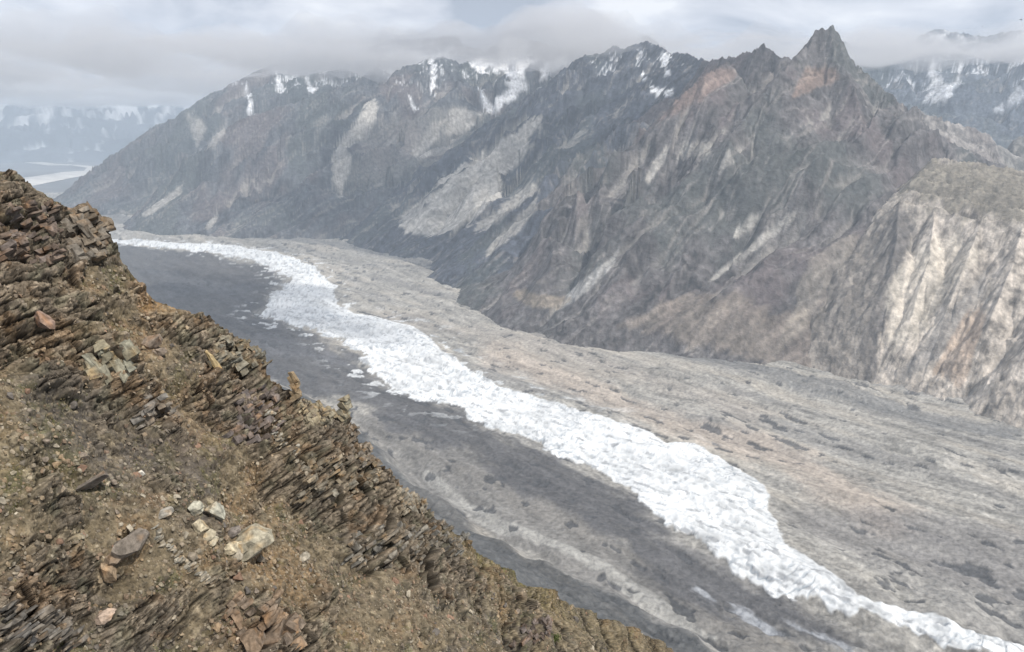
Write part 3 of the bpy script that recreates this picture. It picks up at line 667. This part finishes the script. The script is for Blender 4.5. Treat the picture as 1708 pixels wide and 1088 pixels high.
# ---- stones
import bmesh
def hull(points, name='stone'):
    bm = bmesh.new()
    for p in points: bm.verts.new(p)
    r = bmesh.ops.convex_hull(bm, input=list(bm.verts))
    junk = [v for v in bm.verts if not v.link_faces]
    bmesh.ops.delete(bm, geom=junk, context='VERTS')
    bmesh.ops.dissolve_limit(bm, angle_limit=0.22, verts=bm.verts, edges=bm.edges)
    return bm
def colour_mesh(me, f):
    n = len(me.vertices); co = np.zeros(n*3, np.float32); me.vertices.foreach_get('co', co)
    a = me.attributes.new('Col', 'FLOAT_COLOR', 'POINT'); cc = np.ones((n, 4), np.float32); cc[:, :3] = f(co.reshape(-1, 3))
    a.data.foreach_set('color', cc.ravel())
def rock_pts(rx, ry, rz, n=14):
    P = []
    for _ in range(n):
        v = np.array([random.gauss(0, 1) for _ in range(3)]); v /= np.abs(v).max()**0.6*np.linalg.norm(v)**0.4
        P.append((v[0]*rx, v[1]*ry, v[2]*rz))
    return P
AX = np.stack([aD, bD, sN], 1)
def slab_points(cn, L, W_, T_, jit=0.18, tilt=0.0):
    P = []
    if random.random() < 0.4: L, T_ = L*.62, T_*1.9
    L *= random.uniform(.7, 1.15)
    ca, sa = math.cos(tilt), math.sin(tilt); a_v = aD*ca + bD*sa; b_v = -aD*sa + bD*ca
    for x in (-1, 1):
        for y in (-1, 1):
            for z in (-1, 1):
                P.append(cn + a_v*L/2*(x*(1+random.uniform(-jit, jit)*2.2)) + b_v*W_/2*(y*(1+random.uniform(-jit, jit)*2)) + sN*T_/2*(z*(1+random.uniform(-jit, jit)*1.6)))
    for _ in range(4):
        P.append(cn + a_v*L/2*random.choice((-1.15, 1.2))*random.uniform(.8, 1.1) + b_v*W_/2*random.uniform(-.9, .9) + sN*T_/2*random.uniform(-.7, .7))
    return P
def outcrop(name, origin, slabs, col, var, label, cat, group=None):
    """one rock mass of jointed slabs; slabs = (centre, length, width, thickness, tilt)"""
    V = []; Fc = []; CC = []
    lump = cat in ('boulder', 'stone', 'rock vein') or name == 'boulder'
    for cn, L, W_, T_, tl in slabs:
        if lump:
            R_ = np.stack([aD*math.cos(tl)+bD*math.sin(tl), -aD*math.sin(tl)+bD*math.cos(tl), sN], 1)
            bm = hull([Vector(R_@np.array(q_) + cn - origin) for q_ in rock_pts(L*.72, W_*.75, T_*.75, 18)])
        else:
            bm = hull([Vector(p-origin) for p in slab_points(cn, L, W_, T_, tilt=tl)])
        big_ = max(L, W_, T_)
        if lump or big_ > 0.3:
            bmesh.ops.triangulate(bm, faces=list(bm.faces))
            bmesh.ops.subdivide_edges(bm, edges=list(bm.edges), cuts=2 if (lump and big_ > .4) or big_ > 1.2 else 1, use_grid_fill=True)
            co_ = np.array([v.co for v in bm.verts]); am = min(T_, W_, L)*(0.10 if lump else 0.14)
            dd = np.stack([fbm3(co_+k_*31.0+cn, 2.2/big_, 3, 0.6) for k_ in range(3)], 1)*am
            for v, d_ in zip(bm.verts, dd): v.co += Vector(d_)
        o0 = len(V); bm.verts.index_update()
        V += [tuple(v.co) for v in bm.verts]; Fc += [[o0+v.index for v in f.verts] for f in bm.faces]
        t_ = random.uniform(1-var, 1+var)*0.95; tint = random.uniform(-0.5, 0.5)
        co_ = np.array([v.co for v in bm.verts]) + origin - O_
        sp_ = np.clip(1 + 0.55*fbm3(co_, 3.2, 3, .6), .35, 1.6); ru = ss(.15, .6, fbm3(co_+77, 1.6, 2))
        for q_, u_ in zip(sp_, ru):
            CC.append((col[0]*t_*q_*(1+0.12*tint+.15*u_), col[1]*t_*q_*(1-.05*u_), col[2]*t_*q_*(1-0.15*tint-.25*u_), 1))
        bm.free()
    me = bpy.data.meshes.new(name); me.from_pydata(V, [], Fc)
    a = me.attributes.new('Col', 'FLOAT_COLOR', 'POINT'); a.data.foreach_set('color', np.array(CC, np.float32).ravel())
    o = link(name, me, M_STONE); o.location = origin
    return tag(o, label, cat, group)
M_STONE = terrain_mat('stone', 5.0, 0.05, 0.45)
def pile(px_, py_, wpx, hpx, n, L, W_, T_, lift=0.12, tl=0.6):
    n = int(n*2.0); L *= 0.44; W_ *= 0.6; T_ *= 0.74; lift = 0.12; tl += .25
    """slabs filling a patch of the slope wpx by hpx wide in the photo"""
    out_ = []
    for i in range(n):
        x_ = px_+random.uniform(-.5, .5)*wpx; y_ = py_+random.uniform(-.5, .5)*hpx
        p = surf(x_, y_); f = random.uniform(.6, 1.35)
        out_.append((p + nrm*lift*random.uniform(-.8, 1.0), L*f, W_*random.uniform(.7, 1.3), T_*random.uniform(.6, 1.5), random.uniform(-tl, tl)))
    return out_
def stack(px_, py_, wpx, hpx, n, back_=0.0, lean=0.0, taper=0.5):
    """slabs standing one on another, filling wpx by hpx from the foot px,py upward"""
    p0 = surf(px_, py_) + np.array([0, back_, 0]); m_ = p0[1]/F*1.03
    out_ = []; Wm, Hm = wpx*m_, hpx*m_
    for i in range(n):
        f = (i+.5)/n; w_ = Wm*(1-taper*f)*random.uniform(.85, 1.15)
        cn = p0 + np.array([lean*f*Hm + random.uniform(-.08, .08)*Wm, 0, f*Hm])
        out_.append((cn, w_, w_*random.uniform(.8, 1.2), Hm/n*random.uniform(1.2, 1.7), random.uniform(-.3, .3)))
    return out_
OUT = [
 ('rock_outcrop', (145,440), lambda: pile(140,400,62,90,34,1.3,1.1,0.4,.5)+pile(150,365,44,24,8,1.3,1.1,0.4,.3), (0.17,0.145,0.115), .3, 'dark layered outcrop overhanging the skyline at the top left of the slope', 'outcrop'),
 ('rock_pinnacle', (482,668), lambda: stack(484,672,19,42,6,0.0,-0.05,0.35), (0.25,0.195,0.125), .15, 'orange topped rock pinnacle standing on the ridge edge, the higher of the two', 'rock'),
 ('rock_pinnacle', (562,702), lambda: stack(564,706,22,38,6,0.0,-0.05,0.4), (0.22,0.195,0.14), .15, 'olive tan rock pinnacle on the ridge edge, the lower of the two', 'rock'),
 ('rock_outcrop', (520,690), lambda: pile(520,690,60,34,16,0.9,0.7,0.3,.4), (0.26,0.22,0.15), .25, 'low broken wall of tan rock between the two pinnacles', 'outcrop'),
 ('rock_outcrop', (405,590), lambda: pile(395,590,85,50,34,1.2,0.9,0.26,.5), (0.17,0.155,0.12), .3, 'jagged brown outcrop where the ridge bends above the pinnacles', 'outcrop'),
 ('rock_outcrop', (600,745), lambda: pile(598,748,60,70,38,1.15,0.8,0.24,.6), (0.165,0.14,0.11), .35, 'dark splintered slabs sticking out below the lower pinnacle', 'outcrop'),
 ('rock_outcrop', (680,835), lambda: pile(676,838,46,44,30,1.1,0.9,0.26,.5)+pile(688,842,20,20,8,1.1,0.9,0.3,.4), (0.20,0.175,0.135), .3, 'brown slab outcrop on the ridge edge below the splintered slabs', 'outcrop'),
 ('rock_outcrop', (750,905), lambda: pile(742,900,60,60,28,1.1,0.8,0.22,.5), (0.15,0.14,0.12), .3, 'dark layered outcrop at the upper end of the grassy shoulder', 'outcrop'),
 ('rock_outcrop', (640,930), lambda: pile(640,920,110,60,40,1.5,0.9,0.2,.35), (0.165,0.15,0.125), .3, 'band of grey brown tilted slabs low on the middle of the slope', 'outcrop'),
 ('rock_outcrop', (560,800), lambda: pile(560,800,120,60,44,1.5,0.9,0.2,.35), (0.19,0.165,0.125), .3, 'ribbed olive brown slabs in the middle of the slope', 'outcrop'),
 ('rock_outcrop', (420,1050), lambda: [(surf(440,1066)+nrm*.35, 1.9, 1.5, .6, .1), (surf(462,1052)+nrm*.45, 1.5, 1.2, .5, -.1), (surf(410,1075)+nrm*.2, 1.3, 1.2, .5, .3), (surf(425,1045)+nrm*.4, 1.2, 1.0, .4, .1)]+pile(440,1058,110,46,10,2.0,1.3,0.55,.5)+pile(395,1015,70,30,8,1.2,0.8,0.3,.4), (0.195,0.15,0.11), .25, 'big rust stained block with a dark undercut at the bottom of the slope', 'outcrop'),
 ('rock_outcrop', (60,1060), lambda: pile(60,1055,150,60,34,1.7,0.9,0.16,.25,0.15), (0.145,0.13,0.11), .25, 'dark grey slanting slabs in the bottom left corner', 'outcrop'),
 ('rock_outcrop', (40,400), lambda: pile(40,400,90,90,34,1.3,0.9,0.25,.5), (0.15,0.12,0.10), .3, 'purplish dark blocky cliff at the left edge of the photo', 'outcrop'),
 ('rock_outcrop', (420,690), lambda: pile(425,690,70,90,34,1.3,0.8,0.25,.45), (0.15,0.125,0.11), .3, 'purplish dark ribs left of the higher pinnacle', 'outcrop'),
 ('rock_outcrop', (265,690), lambda: pile(262,688,70,40,16,1.1,0.8,0.26,.4), (0.17,0.15,0.125), .3, 'grey broken ledge in the upper middle of the slope', 'outcrop'),
 ('rock_outcrop', (170,610), lambda: pile(168,612,58,50,16,0.9,0.9,0.55,.35), (0.235,0.22,0.165), .14, 'pale olive jointed outcrop on the upper left of the slope', 'outcrop'),
 ('rock_outcrop', (885,1055), lambda: pile(880,1058,34,30,20,1.3,1.0,0.4,.5), (0.14,0.115,0.10), .3, 'small dark outcrop beside the green bush at the bottom', 'outcrop'),
 ('boulder', (403,908), lambda: [(surf(405,910)+nrm*.45, 1.7, 1.2, 1.0, 0.25), (surf(388,918)+nrm*.35, .6, .7, .6, .1)], (0.37,0.34,0.26), .05, 'largest pale cream boulder lying on the lower slope', 'boulder'),
 ('boulder', (370,925), lambda: [(surf(371,925)+nrm*.25, .55, .55, .45, .1)], (0.37,0.34,0.26), .05, 'small pale boulder touching the left foot of the largest cream boulder', 'boulder'),
 ('boulder', (332,870), lambda: [(surf(332,872)+nrm*.25, .62, .6, .75, .3)], (0.37,0.34,0.26), .05, 'upright pale cream boulder above and left of the largest one', 'boulder'),
 ('boulder', (303,862), lambda: [(surf(304,862)+nrm*.2, .45, .5, .5, .3)], (0.37,0.34,0.26), .05, 'pale blocky stone just left of the upright cream boulder', 'boulder'),
 ('boulder', (314,900), lambda: [(surf(312,893)+nrm*.2, .42, .5, .6, -.3), (surf(320,908)+nrm*.15, .5, .4, .4, .4), (surf(330,918)+nrm*.12, .35, .4, .3, 0)], (0.37,0.34,0.26), .05, 'broken cream rock in three pieces below the upright boulder', 'boulder'),
 ('boulder', (375,895), lambda: [(surf(374,895)+nrm*.2, .75, .4, .35, .5)], (0.22,0.19,0.165), .05, 'grey brown long stone above the largest cream boulder', 'boulder'),
 ('boulder', (137,818), lambda: [(surf(135,820)+nrm*.35, 1.5, .9, .35, .05)], (0.19,0.165,0.14), .05, 'flat dark ledge stone with a shadowed underside on the left', 'boulder'),
 ('boulder', (195,925), lambda: [(surf(195,922)+nrm*.4, 1.35, 1.0, .6, .1), (surf(180,938)+nrm*.2, .8, .7, .4, .2)], (0.20,0.165,0.13), .1, 'brown block with a dark hollow under its right side', 'boulder'),
 ('boulder', (178,955), lambda: [(surf(178,957)+nrm*.2, .42, .4, .7, .1)], (0.27,0.195,0.125), .05, 'upright orange stone below the brown block', 'boulder'),
 ('boulder', (357,600), lambda: [(surf(357,612)+nrm*.3+np.array([0,0,.25]), .26, .3, 1.25, .1)], (0.36,0.29,0.17), .05, 'thin upright cream blade of rock on the upper slope', 'rock'),
 ('boulder', (228,792), lambda: [(surf(231,793)+nrm*.12, .36, .3, .22, .1)], (0.50,0.48,0.42), .05, 'small whitish stone alone on the grey scree', 'stone'),
 ('boulder', (510,928), lambda: [(surf(511,928)+nrm*.2, .5, .45, .35, .1)], (0.33,0.31,0.26), .05, 'rounded grey stone right of the largest cream boulder', 'boulder'),
 ('boulder', (170,1030), lambda: [(surf(171,1030)+nrm*.2, .7, .5, .35, .1)], (0.42,0.33,0.26), .05, 'pinkish pale stone near the bottom left slabs', 'boulder'),
 ('boulder', (62,552), lambda: [(surf(62,548)+nrm*.3, .5, .5, .8, -.4)], (0.20,0.15,0.125), .05, 'reddish brown block under the dark cliff on the left', 'boulder'),
 ('boulder', (250,575), lambda: [(surf(250,573)+nrm*.25, .9, .7, .55, .4), (surf(262,590)+nrm*.2, .6, .5, .4, .4)], (0.27,0.215,0.165), .1, 'tan pink block cluster on the upper middle of the slope', 'boulder'),
 ('boulder', (250,868), lambda: [(surf(250,872)+nrm*.2, .65, .5, .3, .4)], (0.33,0.30,0.25), .05, 'pale grey slab left of the upright cream boulder', 'boulder'),
]
for nm, (ox, oy), fn, col, var, lab, cat in OUT:
    outcrop(nm, surf(ox, oy), fn(), col, var, lab, cat)
for a_xy, b_xy, lab in (((440,690),(492,770),'upper of two pale quartz veins slanting down below the higher pinnacle'), ((232,900),(330,985),'long pale broken vein slanting down the lower left of the slope')):
    sl = []
    for k in range(44):
        f = k/43; p = surf(a_xy[0]+(b_xy[0]-a_xy[0])*f+random.uniform(-5, 5), a_xy[1]+(b_xy[1]-a_xy[1])*f+random.uniform(-5, 5))
        sl.append((p+nrm*random.uniform(0, .15), random.uniform(.15, .45), random.uniform(.15, .3), random.uniform(.06, .16), random.uniform(-1, 1)))
    lab = lab.replace('upper of two pale quartz veins', 'pale broken vein')
    outcrop('rock_vein', surf(*a_xy), sl, (0.29,0.265,0.215), .25, lab, 'rock vein')

# stones one can count: the largest as single objects, the rest as one gravel cover
TINTS = [(0.20,0.17,0.13), (0.30,0.22,0.14), (0.15,0.135,0.12), (0.36,0.32,0.25), (0.24,0.20,0.16), (0.26,0.17,0.12)]
protos = []
for k in range(18):
    bm = hull([Vector(p) for p in rock_pts(random.uniform(.8, 1.2), random.uniform(.6, 1), random.uniform(.4, .75), 15)])
    me = bpy.data.meshes.new('stone'); bm.to_mesh(me); bm.free(); me.materials.append(M_STONE)
    tint = np.array(TINTS[k % 6])*0.85; colour_mesh(me, lambda co: tint*random.uniform(.8, 1.2)); protos.append(me)
KIND = ['brown', 'orange tan', 'dark grey', 'pale grey', 'greyish brown', 'rusty brown']
vis = [(i, j) for i, j in zip(np.random.RandomState(3).randint(4, 520, 60000), np.random.RandomState(4).randint(70, 1090, 60000)) if PYg[i, j] < 1110]
def quat_on(n_):
    from mathutils import Quaternion
    q1 = Vector((0, 0, 1)).rotation_difference(Vector(n_)); return q1 @ Quaternion((0, 0, 1), random.uniform(0, 6.28)) @ Quaternion((1, 0, 0), random.uniform(-.5, .5))
cnt = 0
for i, j in vis:
    if cnt >= 290: break
    if ocm[i, j] > 0.5 or lowf[i, j] + 0.7*n_b[i, j] < random.uniform(-.5, .6): continue
    k = random.randrange(18); r = 0.08 + 0.24*random.random()**3
    if PXg[i, j] > 800: r *= 1.2
    o = bpy.data.objects.new('stone', protos[k]); sc.collection.objects.link(o)
    o.location = Pn[i, j] + nrm*r*0.25; o.scale = (r, r, r); o.rotation_mode = 'QUATERNION'; o.rotation_quaternion = quat_on(nrm)
    tag(o, f'{KIND[k % 6]} angular stone lying loose on the near scree slope', 'stone', f'loose {KIND[k % 6]} stones on the near slope'); cnt += 1
V = []; Fc = []; CC = []; off = 0
pv = []
for me in protos:
    n = len(me.vertices); co = np.zeros(n*3, np.float32); me.vertices.foreach_get('co', co)
    me.calc_loop_triangles(); t_ = np.zeros(len(me.loop_triangles)*3, np.int32); me.loop_triangles.foreach_get('vertices', t_)
    pv.append((co.reshape(-1, 3), t_.reshape(-1, 3)))
rs = np.random.RandomState(5)
for n_, (i, j) in enumerate(vis[400:26000]):
    if ocm[i, j] > 0.8 and rs.rand() < .8: continue
    if n_a[i, j]*0.6 + n_b[i, j] < rs.uniform(-.7, .5): continue
    k = rs.randint(18); r = 0.035 + 0.11*rs.rand()**3
    m3 = np.array(quat_on(nrm).to_matrix()); co, t_ = pv[k]
    V.append((co*r)@m3.T + Pn[i, j] + nrm*r*.2); Fc.append(t_+off); off += len(co)
    base_t = np.array(TINTS[rs.randint(6)])*rs.uniform(.55, 1.15); base_t = 0.5*base_t + 0.5*c[i, j]*1.3
    CC.append(np.tile(base_t, (len(co), 1)))
tag(link('gravel', mesh_quads('gravel', np.concatenate(V), np.concatenate(Fc), np.concatenate(CC), False), M_STONE), kind='stuff')

# tufts of grass between the stones
M_GRASS = terrain_mat('grass', 3.0, 0, 0.4, 0.8)
V = []; Fc = []; CC = []; off = 0
for i, j in vis[26000:60000]:
    g = n_b[i, j] - 0.3*n_a[i, j] + 0.25*n_c[i, j]
    shoulder = (PXg[i, j] > 770 and PYg[i, j]-crest_y[j] < 60)
    if not shoulder and (g < 0.24 or ocm[i, j] > .6): continue
    if shoulder and rs.rand() < .3: continue
    p = Pn[i, j]; nb = rs.randint(4, 9); green = rs.rand()
    col = np.array((0.15, 0.15, 0.055))*(0.6+0.6*rs.rand()) if green > 0.45 else np.array((0.24, 0.20, 0.10))*(0.7+0.5*rs.rand())
    for b in range(nb):
        h = rs.uniform(.05, .16); a_ = rs.uniform(0, 6.28); b_ = p + np.array([rs.uniform(-.09, .09), rs.uniform(-.09, .09), -.02])
        wv = np.array([math.cos(a_), math.sin(a_), 0])*.012; tip = b_ + np.array([rs.uniform(-.06, .09), rs.uniform(-.07, .05), h])
        V.append(np.array([b_-wv, b_+wv, tip])); Fc.append([[off, off+1, off+2]]); off += 3; CC.append(np.tile(col, (3, 1)))
tag(link('grass', mesh_quads('grass', np.concatenate(V), np.concatenate(Fc), np.concatenate(CC), False), M_GRASS), kind='stuff')
# two low bushes
def bush(px_, py_, r, lab):
    p = surf(px_, py_); V = []; Fc = []; CC = []; off = 0
    for k in range(900):
        d = unit([rs.normal(), rs.normal(), abs(rs.normal())*.8]); q_ = d*r*(0.55+0.5*rs.rand())*(0.8+0.3*math.sin(d[0]*7+d[1]*5)); q_[2] *= .65
        l_ = 0.06; a_ = unit(rs.normal(size=3))*l_; b_ = unit(rs.normal(size=3))*l_*.6
        V.append(np.array([q_-a_, q_+b_, q_+a_, q_-b_])); Fc.append([[off, off+1, off+2, off+3]]); off += 4
        CC.append(np.tile(np.array((0.075, 0.095, 0.03))*(.6+.9*rs.rand()), (4, 1)))
    o = link('bush', mesh_quads('bush', np.concatenate(V), np.concatenate(Fc), np.concatenate(CC), False), M_GRASS); o.location = p
    tag(o, lab, 'bush')
bush(898, 1020, .55, 'dark green low bush on the brown shoulder, the upper one')
bush(914, 1070, .7, 'bright green low bush beside the small dark outcrop at the bottom')
#ATMOS
# ------------------------------------------------------------ haze and cloud deck
def volume_mat(name, col, dens, aniso=0.0):
    m = bpy.data.materials.new(name); m.use_nodes = True; t = m.node_tree; t.nodes.clear()
    o = t.nodes.new('ShaderNodeOutputMaterial'); v = t.nodes.new('ShaderNodeVolumePrincipled')
    v.inputs['Color'].default_value = col+(1,); v.inputs['Density'].default_value = dens
    v.inputs['Anisotropy'].default_value = aniso
    t.links.new(v.outputs[0], o.inputs['Volume'])
    return m
def box_obj(name, x0, x1, y0, y1, z0, z1, mat):
    v = [(x, y, z) for z in (z0, z1) for y in (y0, y1) for x in (x0, x1)]
    f = [(0,2,3,1), (4,5,7,6), (0,1,5,4), (2,6,7,3), (0,4,6,2), (1,3,7,5)]
    me = bpy.data.meshes.new(name); me.from_pydata(v, [], f)
    return link(name, me, mat)
HAZE_D = 5.0e-5
hz = box_obj('haze', -62000, 62000, -9000, 72000, -620, 2600, volume_mat('haze_air', (0.72, 0.85, 1.0), HAZE_D, 0.0))
tag(hz, kind='stuff')

def cloud_bank(name, mat, y0, y1, u0, u1, n, m, base, amp, thick, seed, nz):
    yv = np.exp(np.linspace(math.log(y0), math.log(y1), n)); uv = np.linspace(u0, u1, m)
    U, Y = np.meshgrid(uv, yv); X = U*Y
    e_ = np.minimum.reduce([np.linspace(0, 1, n)[:, None]*np.ones((1, m)), np.linspace(1, 0, n)[:, None]*np.ones((1, m)),
                            np.ones((n, 1))*np.linspace(0, 1, m)[None], np.ones((n, 1))*np.linspace(1, 0, m)[None]])
    e_ = ss(0, 0.12, e_)
    nn = fbm2(X/nz+seed, Y/nz, 5, 0.55); n2_ = fbm2(X/(nz*0.6)+seed*3, Y/(nz*0.6)+4, 5, 0.55)
    th = np.maximum(thick*(0.45 + 1.5*nn), 25)*e_ + 4.0
    lo = CAMH + base + amp*n2_ - 0.2*th; up = lo + th
    A = np.stack([X, Y, lo], -1).reshape(-1, 3); B = np.stack([X, Y, up], -1).reshape(-1, 3)
    q = grid_quads(n, m).reshape(-1, 4); k_ = n*m
    rim = list(range(m)) + [i*m+m-1 for i in range(1, n)] + [(n-1)*m+j for j in range(m-2, -1, -1)] + [i*m for i in range(n-2, 0, -1)]
    r = np.array(rim); r2 = np.roll(r, -1)
    sides = np.stack([r, r2, r2+k_, r+k_], -1)
    me = mesh_quads(name, np.concatenate([A, B]), np.concatenate([q[:, ::-1], q+k_, sides]))
    return tag(link(name, me, mat), kind='stuff')
M_CLOUD = volume_mat('cloud_vapour', (0.985, 0.985, 1.0), 0.0015, 0.3)
cloud_bank('cloud', M_CLOUD, 6300, 33000, -1.0, 1.0, 260, 320, 640, 110, 320, 5.3, 1900)

M_PUFF = volume_mat('shading_cloud', (0.985, 0.985, 1.0), 0.006, 0.3)
def shade_cloud(cx, cy, cz, rx, ry, th, ang, seed):  # unseen cloud added overhead to block the sun
    n = 90; g = np.linspace(-1, 1, n); GX_, GY_ = np.meshgrid(g, g); rr = np.hypot(GX_, GY_)
    m_ = ss(1.0, 0.35, rr + 0.45*fbm2(GX_*2.2+seed, GY_*2.2, 4))*(rr < 1.38)
    t_ = th*m_*(0.75 + 0.5*fbm2(GX_*5+seed, GY_*5+2, 3)) + 0.5
    ca, sa = math.cos(math.radians(ang)), math.sin(math.radians(ang))
    X_ = cx + GX_*rx*ca - GY_*ry*sa; Y_ = cy + GX_*rx*sa + GY_*ry*ca
    lo = cz + 20*fbm2(GX_*4, GY_*4+seed, 2); A = np.stack([X_, Y_, lo-0.2*t_], -1).reshape(-1, 3); B = np.stack([X_, Y_, lo+0.8*t_], -1).reshape(-1, 3)
    q = grid_quads(n, n).reshape(-1, 4); k_ = n*n
    rim = list(range(n)) + [i*n+n-1 for i in range(1, n)] + [(n-1)*n+j for j in range(n-2, -1, -1)] + [i*n for i in range(n-2, 0, -1)]
    r_ = np.array(rim); r2 = np.roll(r_, -1)
    me = mesh_quads('cloud', np.concatenate([A, B]), np.concatenate([q[:, ::-1], q+k_, np.stack([r_, r2, r2+k_, r_+k_], -1)]))
    tag(link('cloud', me, M_PUFF), kind='stuff')
shade_cloud(650, 5200, 2760, 2300, 1150, 300, 135, 1.7)  # added to shade the dark ridge and snowy mountain
shade_cloud(250, 2450, 2780, 1300, 620, 260, 135, 5.1)  # added to shade the dark stretch of the glacier
